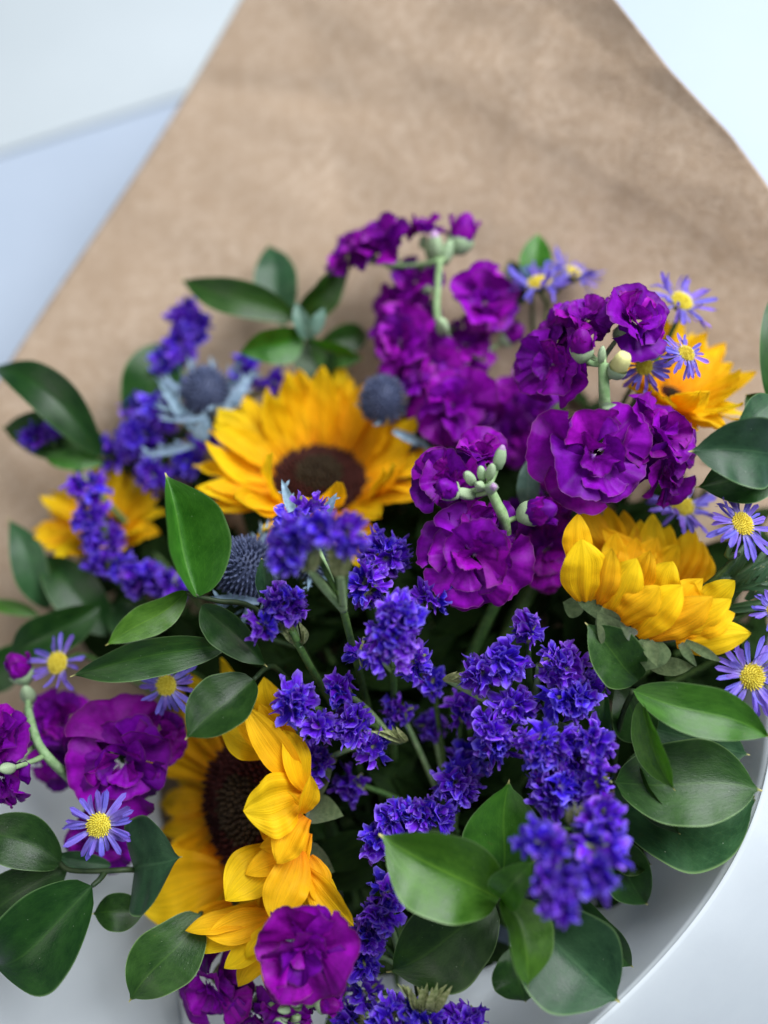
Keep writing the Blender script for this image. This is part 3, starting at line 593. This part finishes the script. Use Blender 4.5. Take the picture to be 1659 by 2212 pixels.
statice('small violet statice tuft beside the dark thistle and leaves', [(618, 1305, .405, 52, 45), (570, 1352, .398, 34, 27)], (645, 1395, .412), fr=25, tufts=[(648, 1392, .412, 622, 1345, .404, 26)])
statice('violet statice spray standing under the round purple stock', [(835, 1200, .428, 52, 52), (850, 1365, .393, 58, 85, -20), (795, 1265, .415, 38, 48), (925, 1292, .408, 44, 22, -12), (897, 1432, .41, 30, 33), (776, 1412, .412, 20, 22)], (850, 1450, .43), fr=25)
statice('violet statice comb touching the folded sunflower petals', [(632, 1518, .408, 46, 40, 30), (692, 1572, .410, 34, 36), (735, 1490, .418, 34, 34), (765, 1560, .414, 36, 45), (802, 1615, .42, 34, 36), (685, 1652, .432, 30, 45)], (850, 1600, .44), fr=25, tufts=[(872, 1602, .425, 828, 1572, .418, 22)])
statice('long violet statice plume drooping over the green leaves', [(1035, 1455, .412, 40, 40), (1095, 1425, .41, 40, 42), (1141, 1362, .412, 26, 32), (1218, 1440, .412, 50, 44), (1275, 1485, .418, 36, 36), (1062, 1590, .408, 40, 72, 15), (1175, 1605, .400, 62, 52), (1200, 1705, .400, 62, 60), (1282, 1600, .398, 36, 40), (1290, 1685, .392, 26, 50),
    (1235, 1510, .408, 66, 38), (1112, 1525, .413, 44, 34), (1245, 1640, .404, 40, 40)], (1150, 1560, .435), fr=26, tufts=[(962, 1470, .418, 1008, 1456, .411, 16), (1165, 1440, .415, 1195, 1415, .410, 12)])
statice('blurred violet statice tip leaning out over a folded leaf', [(1305, 1768, .372, 50, 42), (1170, 1822, .362, 60, 36, -8), (1298, 1832, .362, 54, 34), (1285, 1888, .357, 44, 36), (1195, 1898, .356, 58, 38, -10), (1212, 1950, .354, 44, 34)], (1245, 1800, .392), fr=30, tufts=[(1240, 1785, .378, 1245, 1735, .372, 16)])
statice('shaded violet statice low in the gap beside a big leaf', [(905, 1758, .422, 80, 34), (985, 1690, .428, 48, 50), (850, 1775, .422, 40, 34), (1010, 1640, .442, 40, 40), (935, 1570, .455, 30, 36), (810, 1815, .42, 22, 38), (935, 1475, .438, 34, 30), (862, 1532, .442, 30, 30), (1000, 1530, .436, 30, 36), (760, 1690, .445, 30, 34)], (980, 1800, .46), fr=25)
statice('violet statice strand beside the ragged stock head, under a leaf', [(835, 1925, .408, 40, 38), (828, 1975, .408, 44, 38), (790, 2030, .415, 38, 36), (785, 2080, .42, 38, 34)], (870, 2090, .44), fr=25)
statice('violet statice with a brown dried tuft beside a ragged stock head', [(850, 2200, .40, 56, 45), (920, 2215, .40, 52, 36), (1005, 2205, .402, 56, 36), (790, 2145, .43, 34, 34), (760, 2205, .43, 40, 34)], (910, 2190, .415), fr=27, tufts=[(905, 2185, .40, 890, 2125, .395, 26), (930, 2185, .40, 945, 2128, .395, 26)])
statice('tall blurred statice spike against kraft paper above a thistle', [(408, 695, .522, 42, 42), (388, 745, .522, 38, 38), (362, 790, .52, 32, 36), (350, 895, .512, 38, 42), (292, 945, .512, 50, 42), (248, 975, .512, 28, 30), (400, 1000, .505, 28, 34), (532, 800, .515, 22, 42), (590, 832, .515, 20, 26), (330, 1030, .507, 36, 32), (445, 950, .505, 34, 28), (300, 880, .517, 28, 26)], (370, 950, .53), fr=23)
statice('blurred statice strand crossing the far orange sunflower', [(192, 1050, .488, 40, 26), (192, 1108, .488, 36, 42), (222, 1160, .488, 40, 42), (235, 1215, .487, 42, 34), (310, 1248, .482, 50, 30), (372, 1262, .482, 36, 30)], (260, 1260, .505), fr=24)
statice('tiny statice tuft over a dark leaf at the kraft edge', [(78, 945, .50, 34, 24), (132, 918, .50, 30, 24)], (130, 975, .508), fr=21)

# ------------------------------------------------------------------ asters
AP = []
for i in range(6):
    def fn(U, V, i=i):
        x = (U - .5) * 2; hw = 0.098; p = (0.45 + 0.55 * np.sin(np.clip(V / .6, 0, 1) * np.pi / 2)) * (1 - np.clip((V - .8) / .2, 0, 1) ** 2) ** .5 + .03
        bend = [.3, -.5, .9, -1.2, .1, -.2][i]; 
        return x * hw * p + .06 * V * V * (-1) ** i, np.sin(bend * V) / bend, (1 - np.cos(bend * V)) / bend + hw * (.35 * x * x - .12 * np.cos(x * 2 * np.pi)) + .03 * wob(V, 7, 2, i) * x
    AP.append(grid('petal', 7, 9, fn, 'aster'))
def aster(label, c, nv, Rp, npet=37, el=14, leaves=(), stalk=None):
    d = c[2]; C = P(*c); n = cdir(nv); ex, ey, n = frame(n); s = Rp * d / FPX; rdm = s * .30
    t = thing('aster', C - n * .012, label, 'aster', 'lavender asters in the bouquet')
    pts, nr = [], []; N = 110
    for k in range(N):
        r = math.sqrt((k + .5) / N); an = k * 2.39996; qv = ex * (r * math.cos(an)) + ey * (r * math.sin(an)); pts.append((qv + n * .5 * (1 - r * r)) * rdm); nr.append((n + qv * .9).normalized())
    base = ([], [], []); V0, F0, _ = gridarr(17, 6, lambda U, V: (V * np.cos(U * 2 * np.pi), V * np.sin(U * 2 * np.pi), .5 * (1 - V * V) - .06))
    base[0].extend([(ex * v[0] + ey * v[1] + n * v[2]) * rdm for v in V0]); base[1].extend(F0); base[2].extend([0] * len(F0))
    V, F, mi = cone_cloud('disc', pts, nr, rdm * .065, rdm * .22, None, 5, base)
    obj('disc', mkmesh('disc', V, F, 'yellow'), Matrix.Translation(C), t)
    V0, F0, _ = gridarr(15, 5, lambda U, V: (np.cos(U * 2 * np.pi) * (.2 + .8 * np.sin(V * 1.57)), np.sin(U * 2 * np.pi) * (.2 + .8 * np.sin(V * 1.57)), -1.1 + 1.05 * V))
    obj('calyx', mkmesh('calyx', [(ex * v[0] + ey * v[1] + n * v[2]) * rdm * .9 for v in V0], F0, 'stem'), Matrix.Translation(C), t)
    for k in range(npet):
        if random.random() < .09: continue
        ph = 6.283 * k / npet + random.uniform(-.17, .17); e = R(el + random.uniform(-27, 22) + 7 * (k % 2)); r = ex * math.cos(ph) + ey * math.sin(ph)
        yy = r * math.cos(e) + n * math.sin(e); zz = n * math.cos(e) - r * math.sin(e); zz = Matrix.Rotation(R(random.uniform(-35, 35)), 3, yy) @ zz
        l = (s - rdm) * random.uniform(.7, 1.16)
        obj('petal', random.choice(AP), basis(yy.cross(zz), yy, zz, C + r * rdm * .9 - n * rdm * .05) @ Matrix.Diagonal((l * .98, l, l, 1)), t)
    for e in leaves: leaf(t, e[0], e[1], 'needle', 'leaf', kind='strap', bow=random.uniform(.02, .12), fold=.3, nu=5, nv=10)
    if stalk: pts = [C - n * rdm * .8] + [P(*q) for q in stalk]; pts += stem_path(pts[-1], n)[2:]
    else: pts = stem_path(C - n * rdm * .8, n)
    add_tube('stem', pts, .0012, .002, 'stem', t, 7)
    return t
aster('pale blurred aster facing up near the lone leaf on kraft paper', (1165, 612, .487), (-.15, .75, .5), 82)
aster('pale blurred aster leaning on the kraft paper behind another', (1237, 592, .50), (.3, .6, .35), 72)
aster('deep lavender aster against kraft paper above the purple stock', (1472, 652, .458), (.25, .5, .75), 80, stalk=[(1440, 740, .465)])
aster('small aster with wide yellow centre before the half hidden sunflower', (1482, 764, .424), (.35, .5, .8), 64, el=-14)
aster('half hidden aster tucked below the pale yellow stock bud', (1392, 792, .43), (-.35, -.25, .85), 60)
aster('shaded aster between purple stock and the bright yellow sunflower', (1475, 1095, .452), (0, .6, .75), 80)
ndl = []
for k in range(22):
    bx, by = random.uniform(1545, 1640), random.uniform(1230, 1340); an = R(random.uniform(-15, 60)); L = random.uniform(70, 140)
    ndl.append(((bx, by, .43, bx + L * math.cos(an), by - L * math.sin(an), .43 + random.uniform(-.015, .01)), random.uniform(11, 17)))
aster('aster with hairy green stalk beside dark needle leaves', (1603, 1132, .408), (.35, .4, .85), 86, leaves=ndl, stalk=[(1570, 1200, .412), (1545, 1250, .42)], el=6)
aster('fully open aster by the leaf below the bright yellow sunflower', (1624, 1462, .404), (.15, .1, 1), 92, el=8)
aster('partly seen aster between needle leaves and cupped sunflower petals', (1672, 1318, .41), (-.1, .2, .9), 52)
aster('blurred aster beside a round plum bud and dark leaves', (125, 1432, .45), (-.3, .25, .9), 78, 19)
aster('aster under long pointed leaf, above the plum stock', (360, 1480, .430), (-.15, .1, .95), 74, el=-6)
aster('sharp lavender aster hanging over white paper below plum stock', (214, 1782, .406), (.05, .15, 1), 84, el=2, stalk=[(225, 1835, .45), (245, 1885, .500)])

# ------------------------------------------------------------------ sea holly thistles
def thistle(label, c, nv, wpx, hpx, brs=11, blen=105, extra=()):
    d = c[2]; C = P(*c); n = cdir(nv); ex, ey, n = frame(n); a = wpx * d / FPX; h = hpx * d / FPX
    t = thing('thistle', C - n * h, label, 'thistle', 'blue thistles in the bouquet')
    base = ([], [], []); V0, F0, _ = gridarr(19, 12, lambda U, V: (np.sin(V * np.pi) * np.cos(U * 2 * np.pi), np.sin(V * np.pi) * np.sin(U * 2 * np.pi), -np.cos(V * np.pi)))
    base[0].extend([ex * v[0] * a * .93 + ey * v[1] * a * .93 + n * v[2] * h * .95 for v in V0]); base[1].extend(F0); base[2].extend([0] * len(F0))
    pts, nr = [], []
    for k in range(330):
        z = 1 - 1.7 * (k + .5) / 330; r = math.sqrt(1 - z * z); an = k * 2.39996
        pts.append(ex * (r * math.cos(an) * a * .93) + ey * (r * math.sin(an) * a * .93) + n * (z * h * .95)); nr.append(ex * r * math.cos(an) + ey * r * math.sin(an) + n * (z * a / h + .25))
    V, F, mi = cone_cloud('head', pts, nr, a * .05, a * .34, None, 5, base)
    obj('head', mkmesh('head', V, F, 'thistle'), Matrix.Translation(C), t)
    for k in range(brs):
        ph = 6.283 * k / brs + random.uniform(-.2, .2); r = ex * math.cos(ph) + ey * math.sin(ph); e = R(random.uniform(5, 50)); Y = r * math.cos(e) + n * math.sin(e)
        B = C - n * h * .8 + r * a * .4
        bl = blen * d / FPX * random.uniform(.8, 1.2); bo = blade('bract', t, B, B + Y * bl, bl * .15, 'thistlebract', roll=random.uniform(-50, 50), kind='strap', bow=.08, fold=.5, nu=5, nv=9)
        for q in range(4):
            f = .3 + .15 * q; sd = 1 if q % 2 else -1; pp = B + Y * bl * f; side = Y.cross(n).normalized() * sd
            blade('spine', bo, pp, pp + (Y * .7 + side * .7) * bl * .2, bl * .05, 'thistlebract', kind='strap', nu=3, nv=4)
    for e in extra: 
        bo = leaf(t, e[0], e[1], e[2] if len(e) > 2 else 'thistlebract', 'bract', kind='strap', fold=.5, bow=.05, nu=7, nv=12)
        B, T = PL(e[0]); Y = T - B
        for q in range(5):
            f = .2 + .15 * q; sd = 1 if q % 2 else -1; pp = B + Y * f; side = cdir((0, 0, 1)).cross(Y).normalized() * sd * Y.length
            blade('spine', bo, pp, pp + Y * .13 + side * .16, Y.length * .07, e[2] if len(e) > 2 else 'thistlebract', kind='strap', nu=3, nv=4)
    add_tube('stem', stem_path(C - n * h * .9, n), .0018, .002, 'stem', t, 7)
thistle('blurred pale blue thistle with spiky bracts below the statice spike', (447, 848, .505), (.0, .6, .75), 46, 52, 12, 125, extra=[((420, 930, .50, 340, 820, .50), 24), ((420, 960, .495, 300, 985, .495), 22), ((480, 900, .50, 555, 790, .505), 26), ((430, 950, .49, 450, 900, .485), 40)])
thistle('blurred blue thistle between the round open sunflower and purple stock', (826, 866, .486), (.0, .6, .75), 42, 52, 4, 60, extra=[((850, 930, .484, 935, 970, .48), 20)])
thistle('dark blue thistle in focus beside the upright folded leaf', (535, 1230, .438), (-.1, .5, .85), 58, 64, 11, 120, extra=[((575, 1290, .41, 565, 1205, .405), 40, 'needle'), ((560, 1300, .43, 450, 1290, .43), 22)])
thistle('hidden thistle whose pale bracts rise before the sunflower disc', (668, 1200, .445), (.1, .7, .6), 44, 48, 8, 70, extra=[((690, 1130, .408, 728, 1064, .405), 24), ((640, 1130, .425, 608, 1035, .43), 24)])

# ------------------------------------------------------------------ leafy branches
def branch(label, leaves, twigs, grp='leafy green branches in the bouquet', stem=True):
    tp = P(*twigs[0][-1]); t = thing('leafy_branch', tp, label, 'foliage', grp)
    for e in leaves:
        kw = dict(e[3]) if len(e) > 3 else {}; leaf(t, e[0], e[1], e[2], 'leaf', **kw)
    for tw in twigs: add_tube('twig', [P(*q) for q in tw], .0011, .0016, 'darkstem', t, 7)
    if stem: add_tube('stem', stem_path(tp, cdir((0, .5, .8)))[0:1] + stem_path(tp, cdir((0, .5, .8)))[2:], .0016, .0022, 'darkstem', t, 7)
    return t
branch('sharp pointed green leaves in front of the dark thistle', [
    ((426, 1290, .412, 366, 1020, .405), 178, 'lightleaf', dict(fold=1.5, roll=24, bow=-.05, kind='leaf', side=.0)), ((404, 1277, .412, 228, 1395, .398), 92, 'lightleaf', dict(roll=-15, bow=.10, fold=.2)), ((488, 1395, .42, 150, 1470, .405), 112, 'leaf', dict(roll=-20, bow=.09, side=.07)),
    ((436, 1308, .415, 572, 1443, .405), 110, 'leaf', dict(roll=25, bow=.08, side=-.06))], [[(402, 1280, .412), (470, 1298, .415), (545, 1312, .425), (650, 1400, .45)], [(488, 1395, .42), (530, 1370, .43), (650, 1400, .45)]])
branch('single dark leaf draped over the folded sunflower', [((548, 1468, .415, 400, 1600, .398), 138, 'leaf', dict(kind='broad', roll=15, bow=.1))], [[(548, 1468, .415), (590, 1440, .43), (640, 1500, .455)]])
branch('blurred leaf rosette against the kraft paper above a sunflower', [
    ((645, 690, .515, 388, 602, .515), 98, 'leaf'), ((615, 705, .525, 578, 520, .53), 118, 'blueleaf'), ((622, 685, .512, 760, 570, .505), 92, 'leaf', dict(roll=30)), ((658, 715, .505, 515, 765, .495), 104, 'lightleaf', dict(roll=-20)), ((668, 730, .51, 785, 775, .51), 86, 'lightleaf', dict(roll=35)), ((668, 735, .515, 700, 850, .515), 110, 'leaf'),
    ((662, 735, .50, 640, 652, .495), 46, 'teal'), ((668, 732, .50, 702, 662, .495), 40, 'teal'), ((690, 745, .52, 800, 720, .53), 80, 'leaf')], [[(645, 690, .515), (662, 730, .512), (700, 830, .53)]])
branch('dark glossy leaves lying across the straight kraft paper edge', [
    ((222, 985, .505, -30, 785, .50), 118, 'leaf', dict(bow=.16, side=.10)), ((230, 955, .515, 0, 925, .51), 128, 'leaf'), ((285, 915, .52, 372, 735, .525), 135, 'leaf', dict(kind='broad')), ((225, 1000, .51, 90, 985, .505), 60, 'lightleaf')], [[(222, 985, .505), (260, 1000, .515), (320, 1060, .535)]])
branch('blurred dark leaves below the far orange sunflower', [
    ((105, 1315, .50, 18, 1118, .495), 92, 'blueleaf'), ((240, 1370, .495, 85, 1190, .50), 130, 'leaf'), ((215, 1310, .485, 15, 1425, .48), 118, 'leaf'), ((85, 1330, .50, -40, 1295, .50), 40, 'lightleaf'), ((250, 1300, .50, 330, 1420, .49), 100, 'leaf'), ((60, 1390, .50, -60, 1500, .50), 110, 'leaf')], [[(105, 1315, .50), (190, 1340, .505), (300, 1400, .515)]])
branch('large rounded leaves fanned over the white paper rim', [
    ((1078, 1942, .395, 818, 1800, .392), 200, 'lightleaf', dict(kind='broad', roll=-8, bow=.06)), ((1075, 1925, .415, 1100, 1682, .405), 200, 'lightleaf', dict(kind='broad', bow=.07, roll=10)), ((1085, 1935, .392, 1148, 2135, .380), 128, 'lightleaf', dict(kind='broad', roll=-28, bow=.07, side=-.05)), ((1080, 1940, .392, 1150, 1862, .378), 90, 'lightleaf', dict(kind='broad', bow=.15)),
    ((1068, 1950, .415, 838, 2110, .405), 205, 'leaf', dict(kind='broad', roll=-15)), ((1125, 1955, .412, 1338, 2165, .396), 232, 'blueleaf', dict(kind='broad', roll=10, bow=.10)), ((1235, 1925, .425, 1368, 2096, .413), 130, 'leaf', dict(roll=25)), ((1100, 2050, .435, 1135, 2168, .43), 140, 'leaf')], [[(1078, 1942, .395), (1100, 1950, .415), (1110, 1990, .45)]])
branch('broad layered leaves below the cupped sunflower, touching the white rim', [
    ((1368, 1492, .405, 1662, 1592, .398), 140, 'lightleaf', dict(bow=.09, roll=-8)), ((1400, 1570, .430, 1624, 1632, .420), 112, 'blueleaf', dict(kind='broad')), ((1385, 1512, .402, 1456, 1710, .396), 108, 'lightleaf', dict(roll=48, bow=.05, fold=.35)), ((1330, 1690, .412, 1648, 1708, .404), 200, 'leaf', dict(kind='broad', bow=.08, roll=-12)),
    ((1325, 1740, .440, 1640, 1722, .424), 290, 'blueleaf', dict(kind='broad', bow=.08, side=.05, roll=-6)), ((1378, 1470, .415, 1262, 1343, .405), 125, 'leaf', dict(kind='broad')), ((1312, 1625, .412, 1308, 1482, .408), 62, 'leaf', dict(roll=-30)), ((1320, 1850, .43, 1407, 1868, .425), 84, 'leaf'), ((1380, 1655, .41, 1468, 1810, .406), 70, 'leaf', dict(roll=35)), ((1400, 1600, .43, 1330, 1480, .43), 130, 'leaf'), ((1300, 1800, .435, 1400, 1960, .43), 130, 'leaf')],
    [[(1368, 1492, .405), (1340, 1560, .425), (1320, 1700, .44)], [(1330, 1690, .412), (1320, 1700, .44)]])
branch('smooth bluish leaves beside the half hidden sunflower', [
    ((1690, 985, .412, 1486, 976, .40), 165, 'blueleaf', dict(kind='broad', side=.06, roll=-10)), ((1680, 868, .405, 1588, 928, .398), 84, 'blueleaf', dict(kind='broad')), ((1690, 1010, .42, 1505, 1052, .42), 130, 'leaf', dict(kind='broad')), ((1672, 890, .44, 1662, 630, .44), 60, 'leaf'), ((1690, 920, .43, 1610, 850, .44), 80, 'leaf')], [[(1690, 985, .412), (1700, 1060, .43), (1660, 1200, .46)]])
branch('dark leaves on a thin twig lying over white paper', [
    ((132, 1866, .425, -70, 1795, .42), 122, 'leaf', dict(kind='broad', side=.08)), ((146, 1880, .428, -70, 1990, .436), 120, 'leaf', dict(kind='broad')), ((199, 1914, .418, -30, 2105, .412), 205, 'leaf', dict(kind='broad', bow=.06, side=-.06)), ((290, 1880, .43, 398, 1852, .408), 225, 'blueleaf', dict(kind='broad', roll=-8, fold=.3)), ((310, 1965, .43, 198, 1975, .425), 86, 'leaf', dict(kind='broad')), ((432, 1975, .428, 278, 2168, .41), 150, 'leaf', dict(kind='broad', bow=.07)), ((240, 1870, .435, 110, 1850, .43), 50, 'blueleaf')],
    [[(130, 1864, .425), (152, 1880, .423), (220, 1882, .425), (290, 1879, .43), (330, 1890, .462), (430, 1900, .49)], [(199, 1914, .418), (215, 1900, .421), (228, 1882, .426)], [(432, 1975, .428), (450, 1950, .47), (430, 1900, .49)], [(310, 1965, .43), (330, 1935, .465), (430, 1900, .49)]])
branch('lone upright leaf between purple stock and pale asters', [((1150, 630, .505, 1162, 503, .505), 84, 'lightleaf', dict(fold=.4)), ((1130, 660, .51, 1100, 560, .515), 60, 'leaf')], [[(1150, 630, .505), (1150, 700, .51), (1160, 800, .52)]])
branch('narrow grey green leaf between two purple stocks', [((1142, 1100, .45, 1140, 988, .445), 62, 'teal'), ((1180, 960, .47, 1220, 860, .47), 50, 'lightleaf')], [[(1142, 1100, .45), (1140, 1180, .465)]])
# deeper foliage that fills the inside of the bouquet: one uncountable mass, shade painted into its green
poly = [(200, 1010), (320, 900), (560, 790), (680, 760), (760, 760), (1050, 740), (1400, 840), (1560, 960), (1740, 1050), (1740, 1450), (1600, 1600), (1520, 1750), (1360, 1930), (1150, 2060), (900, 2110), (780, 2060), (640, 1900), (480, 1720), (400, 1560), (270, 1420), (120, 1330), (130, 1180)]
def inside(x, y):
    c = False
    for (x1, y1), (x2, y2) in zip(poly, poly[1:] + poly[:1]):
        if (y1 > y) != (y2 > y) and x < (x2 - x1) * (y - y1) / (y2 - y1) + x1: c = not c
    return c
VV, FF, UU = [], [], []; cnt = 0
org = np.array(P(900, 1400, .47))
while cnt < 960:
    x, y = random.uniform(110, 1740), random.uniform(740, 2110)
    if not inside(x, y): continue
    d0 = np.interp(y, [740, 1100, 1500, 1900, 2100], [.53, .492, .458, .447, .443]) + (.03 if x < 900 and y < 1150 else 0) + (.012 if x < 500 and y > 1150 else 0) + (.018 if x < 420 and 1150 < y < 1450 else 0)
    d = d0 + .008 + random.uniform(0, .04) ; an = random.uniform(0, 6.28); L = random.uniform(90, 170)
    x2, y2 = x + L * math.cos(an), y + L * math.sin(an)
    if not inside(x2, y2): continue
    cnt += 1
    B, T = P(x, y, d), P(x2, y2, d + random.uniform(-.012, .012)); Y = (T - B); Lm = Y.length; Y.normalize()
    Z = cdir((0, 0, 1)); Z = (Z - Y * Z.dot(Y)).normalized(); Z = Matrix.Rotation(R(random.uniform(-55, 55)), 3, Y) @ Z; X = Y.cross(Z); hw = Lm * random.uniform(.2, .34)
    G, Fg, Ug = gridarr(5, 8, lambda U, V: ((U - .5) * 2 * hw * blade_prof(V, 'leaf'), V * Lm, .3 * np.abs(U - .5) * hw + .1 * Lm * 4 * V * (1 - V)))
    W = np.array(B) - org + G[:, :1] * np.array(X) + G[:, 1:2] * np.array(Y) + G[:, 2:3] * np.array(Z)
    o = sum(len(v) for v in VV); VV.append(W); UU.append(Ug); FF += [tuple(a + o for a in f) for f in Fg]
fm = obj('foliage', mkmesh('foliage', np.concatenate(VV), FF, 'shadeleaf', np.concatenate(UU)), Matrix.Translation(Vector(org)))
fm['kind'] = 'stuff'; fm['label'] = 'dense green leaves coloured dark for the shade between the flower stems'; fm['category'] = 'foliage'
